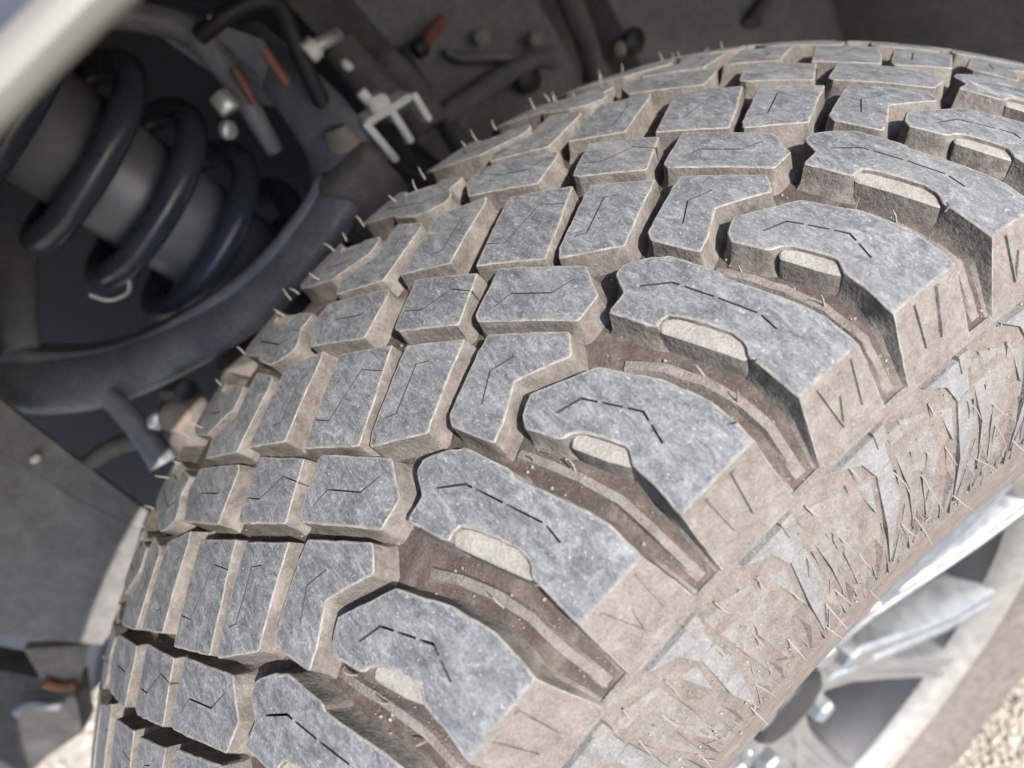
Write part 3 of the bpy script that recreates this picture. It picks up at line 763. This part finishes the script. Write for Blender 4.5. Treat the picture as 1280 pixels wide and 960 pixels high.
# brake line bracket: a bent channel of pale metal
BR = dict(tl=W(-0.205, 0.1142, 0.374), tr=W(-0.205, 0.1452, 0.3635), bl=W(-0.2, 0.111, 0.3457), bm=W(-0.2, 0.1258, 0.3449), rr=W(-0.205, 0.1471, 0.3616), rb=W(-0.2, 0.1426, 0.3447))
br = empty('brake_line_bracket', W(-.205, .13, .335), label='small pale metal bracket holding brake line next to the control arm end', category='bracket')
def strip3(name, a, b, wdt, th, mat, parent):
    a, b = a-parent.location, b-parent.location; d = (b-a).normalized(); n1 = d.cross(Vector((1, 0, 0))).normalized(); n2 = d.cross(n1)
    V = [p+n1*sx*th+n2*sy*wdt for p in (a, b) for sx, sy in ((-1, -1), (1, -1), (1, 1), (-1, 1))]
    F = [(0, 1, 2, 3), (7, 6, 5, 4)]+[(i, 4+i, 4+(i+1) % 4, (i+1) % 4) for i in range(4)]
    bm = bmesh.new(); vs = [bm.verts.new(v) for v in V]
    for f in F: bm.faces.new([vs[i] for i in f])
    bmesh.ops.recalc_face_normals(bm, faces=bm.faces); bmesh.ops.bevel(bm, geom=list(bm.edges), offset=min(th, wdt)*.35, segments=2, affect='EDGES')
    me = D.meshes.new(name); bm.to_mesh(me); bm.free(); return link(name, me, mat, parent)
strip3('bracket_flange', BR['tl'], BR['tr'], .008, .0022, M_ZINC, br)
strip3('bracket_leg', BR['tl'], BR['bl'], .008, .0022, M_ZINC, br)
strip3('bracket_leg', BR['tl']*.45+BR['tr']*.55, BR['bm'], .006, .0022, M_ZINC, br)
strip3('bracket_leg', BR['rr'], BR['rb'], .007, .0020, M_ZINC, br)
strip3('bracket_clamp', BR['tl']*.72+BR['tr']*.28+Vector((0, 0, .005)), BR['tl']*.35+BR['tr']*.65+Vector((0, 0, .005)), .006, .0045, M_ZINC, br)
cyl('clamp_screw', (BR['tl']*.62+BR['tr']*.38)-br.location+Vector((0, 0, .008)), (BR['tl']*.62+BR['tr']*.38)-br.location+Vector((0, 0, .016)), .0035, M_ZINC, br, 10, .0008)
tube('brake_hose', rel([BR['tl']*.5+BR['bm']*.5, BR['tl']*.5+BR['bm']*.5+Vector((-.015, .0, -.03)), W(-.24, .13, .28), W(-.26, .10, .22)], br), .0065, M_BLACK, br, 10)

# fittings behind the bracket
cs = empty('frame_casting', W(-.30, .16, .25), label='dark grey cast frame bracket behind the pale brake line bracket', category='bracket')
tube('casting_arm', rel([W(-0.3, 0.1532, 0.3773), W(-0.285, 0.1492, 0.3625), W(-0.27, 0.1453, 0.3477), W(-0.26, 0.1403, 0.3328)], cs), [.013, .013, .014, .013], M_CAST, cs, 10, .7)
tube('casting_lobe', rel([W(-0.31, 0.1734, 0.3472), W(-0.3, 0.1696, 0.3377), W(-0.29, 0.1652, 0.3241), W(-0.28, 0.1576, 0.3006)], cs), [.012, .015, .016, .018], M_CAST, cs, 12, .8)
tube('casting_strip', rel([W(-0.3, 0.1853, 0.3459), W(-0.29, 0.1785, 0.3282), W(-0.28, 0.17, 0.3037), W(-0.27, 0.1602, 0.2747), W(-0.265, 0.153, 0.2524)], cs), [.004, .005, .006, .006, .006], M_BLACK, cs, 8, .6)
BOLT1 = (W(-0.236, 0.1236, 0.4108), W(-0.236, 0.1316, 0.4101)); BOLT1B = (W(-0.24, 0.131, 0.4089), W(-0.25, 0.1489, 0.3999)); BOLT2 = (W(-0.25, 0.1373, 0.3848), W(-0.248, 0.1412, 0.3852)); BOLT3 = (W(-0.255, 0.0724, 0.429), W(-0.25, 0.0696, 0.4183)); BOLT4 = (W(-0.25, 0.0585, 0.415), W(-0.245, 0.0613, 0.414))
bo = empty('bleed_bolt', BOLT1[0], label='bright zinc bolt with a stub end among the black cables', category='bolt')
cyl('bolt_head', (0, 0, 0), BOLT1[1]-BOLT1[0], .0068, M_ZINC, bo, 6, .001)
cyl('bolt_stub', BOLT1B[0]-BOLT1[0], BOLT1B[1]-BOLT1[0], .0042, M_STEEL, bo, 12, .001)
cyl('hex_bolt', BOLT2[0], BOLT2[1], .0045, M_ZINC, None, 6, .0008, label='small yellowish bolt right of the bright zinc bolt', category='bolt')
cyl('hex_bolt', BOLT3[0], BOLT3[1], .0068, M_STEEL, None, 10, .001, label='pale bolt head at the edge of the coil spring top', category='bolt')
cyl('hex_bolt', BOLT4[0], BOLT4[1], .0056, M_STEEL, None, 10, .001, label='small round pale bolt below the larger bolt by the spring', category='bolt')

# cables
tube('sensor_cable', [W(-0.27, 0.0914, 0.4508), W(-0.26, 0.1051, 0.4503), W(-0.255, 0.1223, 0.4458), W(-0.25, 0.134, 0.4369), W(-0.245, 0.1284, 0.4243), W(-0.24, 0.1199, 0.4096), W(-0.232, 0.1111, 0.3931), W(-0.225, 0.1039, 0.3812)], .0052, M_BLACK, None, 8, label='black sensor cable looping over and down to the control arm end', category='cable')
tube('red_wire', [W(-0.25, 0.1095, 0.4261), W(-0.247, 0.1063, 0.4158), W(-0.244, 0.1042, 0.4061)], .0030, M_RED, None, 8, label='longer red wire right of the cable loop, near the bright bolt', category='wire')
tube('red_wire', [W(-0.27, 0.0911, 0.4271), W(-0.268, 0.0865, 0.4148), W(-0.266, 0.0831, 0.4068)], .0026, M_RED, None, 8, label='shorter red wire left of the cable loop by the tower rim', category='wire')
tube('wire_hook', [W(-.240, -.066, .418), W(-.236, -.062, .409), W(-.233, -.052, .405), W(-.232, -.045, .409)], .0013, M_STEEL, None, 6, label='thin bent pale wire hook hanging from the lowest left coil', category='hook')
tower = empty('strut_tower', W(-.30, .09, .40), label='grey rim of the strut tower curving past the coil spring top', category='strut tower')
tube('tower_rim', rel([W(-0.3, 0.0635, 0.4909), W(-0.3, 0.0793, 0.4721), W(-0.295, 0.091, 0.4523), W(-0.285, 0.0882, 0.4274), W(-0.275, 0.0788, 0.4022), W(-0.27, 0.0695, 0.3773)], tower), [.009, .009, .009, .008, .007, .006], M_ARM, tower, 10, 1.0)
tube('edge_bracket', rel([W(-0.262, 0.1009, 0.4546), W(-0.26, 0.1132, 0.451), W(-0.258, 0.1256, 0.4462)], tower), .0034, M_STEEL, tower, 8, .6)
slab('tower_web', rel([W(-.315, .075, .48), W(-.30, .10, .455), W(-.285, .118, .42), W(-.27, .10, .38), W(-.29, .085, .40)], tower), .004, M_ARM, tower)

# rear fender liner: inner wall, arch, folds
def liner():
    L = empty('fender_liner', W(0, .3, .2), label='dusty grey brown plastic fender liner curving behind and over the tyre', category='fender liner')
    o_ = Vector((0, .3, .2+H))
    def put(nm, V, F, mat, th=.004):
        bm = bmesh.new(); vs = [bm.verts.new(Vector(v)-o_) for v in V]
        for f in F: bm.faces.new([vs[i] for i in f])
        bmesh.ops.recalc_face_normals(bm, faces=bm.faces); bmesh.ops.solidify(bm, geom=list(bm.faces), thickness=th)
        me = D.meshes.new(nm); bm.to_mesh(me); bm.free(); fix_normals(me); smooth_by_angle(me, 40)
        return link(nm, me, mat, L)
    # arch shell over and behind the tyre, unseen inboard part added for shade
    V = []; F = []
    angs = [a for a in range(-40, 131, 5)]
    xs = [-.66, -.5, -.36, -.33, -.28, -.20, -.10, 0, .062]
    for a in angs:
        for i, x in enumerate(xs):
            r = .60+(.012 if i in (2, 3) else 0)-.010*math.sin(rad(a*6))*(x < -.05)
            if a > 60: r += .0
            V.append(W(x, r*math.sin(rad(a)), r*math.cos(rad(a))))
    n = len(xs)
    for i in range(len(angs)-1):
        for j in range(n-1): F.append((i*n+j, i*n+j+1, (i+1)*n+j+1, (i+1)*n+j))
    put('arch_and_shade_cover', V, F, M_LINER)
    # inner side panel with moulded steps
    V = []; F = []
    ys = [.165, .19, .225, .26, .30, .315, .345, .36, .41, .47, .60, .75]
    zs = [-.35, -.1, .05, .14, .20, .235, .255, .29, .33, .38, .45, .62]
    for y in ys:
        for z in zs:
            x = -.325
            if y < .19: x -= .05
            if .315 <= y <= .345: x -= .03
            if z < .255 and y < .30: x += .022
            if y > .40: x -= .02*math.sin((y-.40)*9)
            V.append(W(x, y, z))
    n = len(zs)
    for i in range(len(ys)-1):
        for j in range(n-1): F.append((i*n+j, i*n+j+1, (i+1)*n+j+1, (i+1)*n+j))
    put('side_panel', V, F, M_LINER)
    return L
liner_o = liner()
LO = Vector((0, .3, .2+H))
def lrel(pts): return [p-LO for p in pts]
tube('moulded_ledge', lrel([W(-0.312, 0.2136, 0.3134), W(-0.31, 0.2219, 0.2992), W(-0.306, 0.2421, 0.2815), W(-0.302, 0.26, 0.2594), W(-0.3, 0.2798, 0.2349)]), [.003, .006, .006, .005, .003], M_LINER, liner_o, 8, .7)
tube('moulded_fold', lrel([W(-0.3, 0.1486, 0.2917), W(-0.3, 0.1821, 0.2859), W(-0.298, 0.2194, 0.2745), W(-0.296, 0.2498, 0.2656), W(-0.296, 0.2781, 0.2507)]), [.006, .009, .010, .009, .006], M_LINER, liner_o, 8, .8)
for path in [[W(-0.33, 0.3351, 0.2702), W(-0.322, 0.326, 0.2476), W(-0.315, 0.3167, 0.2152), W(-0.31, 0.3054, 0.1911)], [W(-0.34, 0.564, 0.0746), W(-0.33, 0.5213, 0.08), W(-0.32, 0.484, 0.0815)]]: tube('moulded_rib', lrel(path), .011, M_CAST, liner_o, 10, .6)
for c in [W(-0.3, 0.25, 0.2495), W(-0.318, 0.3592, 0.1805)]: cyl('liner_hole', c-LO-Vector((.004, 0, 0)), c-LO+Vector((.0035, .001, .001)), .011, M_BLACK, liner_o, 24, .0005)
for c in [W(-0.31, 0.2777, 0.2623), W(-0.31, 0.3374, 0.1939), W(-0.312, 0.2421, 0.2981)]: cyl('liner_clip', c-LO, c-LO+Vector((.006, 0, .002)), .0065, M_TAN, liner_o, 14, .0015)
RT = (W(-0.296, 0.2002, 0.3356), W(-0.3, 0.2234, 0.3366))
rt = empty('red_tab', RT[0], label='faded red plastic tab on the dark edge of the liner', category='tab')
tube('tab_body', [(0, 0, 0), (RT[1]-RT[0])*.5, RT[1]-RT[0]], [.0055, .0065, .0050], M_RED, rt, 8, .7)
cyl('tab_base', Vector((0, -.010, .002)), Vector((0, 0, 0)), .0068, M_BLACK, rt, 10, .001)

# front splash shield and lower bits, left edge
sh = empty('splash_shield', W(-.25, -.25, .2), label='grey plastic splash shield at the left edge in front of the tyre', category='splash shield')
slab('shield_upper', rel([W(-0.27, -0.1438, 0.4467), W(-0.25, -0.1514, 0.4166), W(-0.235, -0.1616, 0.3685), W(-0.215, -0.1704, 0.3141), W(-0.214, -0.1836, 0.3105), W(-0.228, -0.1836, 0.3553), W(-0.24, -0.1791, 0.3913), W(-0.262, -0.1871, 0.4223)], sh), .005, M_LINERD, sh)
slab('shield_panel', rel([W(-0.262, -0.1876, 0.422), W(-0.24, -0.1796, 0.3911), W(-0.228, -0.1842, 0.355), W(-0.214, -0.1841, 0.3101), W(-0.212, -0.2085, 0.3003), W(-0.21, -0.2495, 0.282), W(-0.212, -0.2751, 0.2776), W(-0.225, -0.2893, 0.3054), W(-0.255, -0.3157, 0.35)], sh), .005, M_LINERD, sh)
SC = (W(-0.236, -0.1732, 0.3848), W(-0.232, -0.169, 0.3857))
cyl('shield_clip', SC[0]-sh.location, SC[1]-sh.location, .0026, M_ZINC, sh, 10, .0005)
lw = empty('lower_bracket', W(-.27, -.36, .15), label='dark underbody bracket with a rusty edge below the splash shield', category='bracket')
slab('bracket_tongue', rel([W(-0.25, -0.3207, 0.3011), W(-0.24, -0.299, 0.2663), W(-0.25, -0.3459, 0.2456), W(-0.26, -0.3567, 0.2643)], lw), .006, M_CAST, lw)
tube('rusty_edge', rel([W(-0.252, -0.3474, 0.2706), W(-0.25, -0.3481, 0.2584), W(-0.246, -0.3404, 0.2508)], lw), .0042, M_RUST, lw, 8)
slab('bracket_body', rel([W(-0.3, -0.3829, 0.3024), W(-0.28, -0.3702, 0.2516), W(-0.27, -0.3673, 0.2338), W(-0.28, -0.4184, 0.1922), W(-0.3, -0.4672, 0.1904), W(-0.33, -0.5913, 0.184)], lw), .02, M_CASTD, lw)
tube('bracket_rib', rel([W(-0.278, -0.4023, 0.2567), W(-0.276, -0.3916, 0.2542), W(-0.27, -0.3843, 0.2341)], lw), .004, M_ARM, lw, 8)

# outer fender: rolled hem close to the camera in the upper left corner, skin above it
fen = empty('outer_fender', W(.07, .05, .53), label='pale rolled edge of the painted fender crossing the upper left corner', category='fender')
M_PAINT = mat_simple('blue_grey_paint', (.055, .065, .095), .3, .2, .1, 30)
M_HEM = mat_simple('dusty_hem', (.135, .126, .114), .6, 0, .12, 25)
def arch(nm, prof_, mat, th=None):
    V = []; F = []; angs = list(range(-30, 61, 3)); n = len(prof_)
    for a in angs:
        for (x, r) in prof_: V.append(Vector((x-.07, r*math.sin(rad(a))-.05, r*math.cos(rad(a))-.53)))
    for i in range(len(angs)-1):
        for j in range(n-1): F.append((i*n+j, i*n+j+1, (i+1)*n+j+1, (i+1)*n+j))
    bm = bmesh.new(); vs = [bm.verts.new(v) for v in V]
    for f in F: bm.faces.new([vs[i] for i in f])
    bmesh.ops.recalc_face_normals(bm, faces=bm.faces)
    if th: bmesh.ops.solidify(bm, geom=list(bm.faces), thickness=th)
    me = D.meshes.new(nm); bm.to_mesh(me); bm.free(); fix_normals(me); smooth_by_angle(me, 45)
    return link(nm, me, mat, fen)
arch('fender_hem', [(.064+.0045*math.cos(rad(t_)), .5365+.0045*math.sin(rad(t_))) for t_ in range(0, 361, 30)], M_HEM)
arch('fender_skin', [(.064, .5405), (.068, .56), (.076, .60), (.082, .68), (.078, .80), (.05, .95)], M_PAINT, .002)
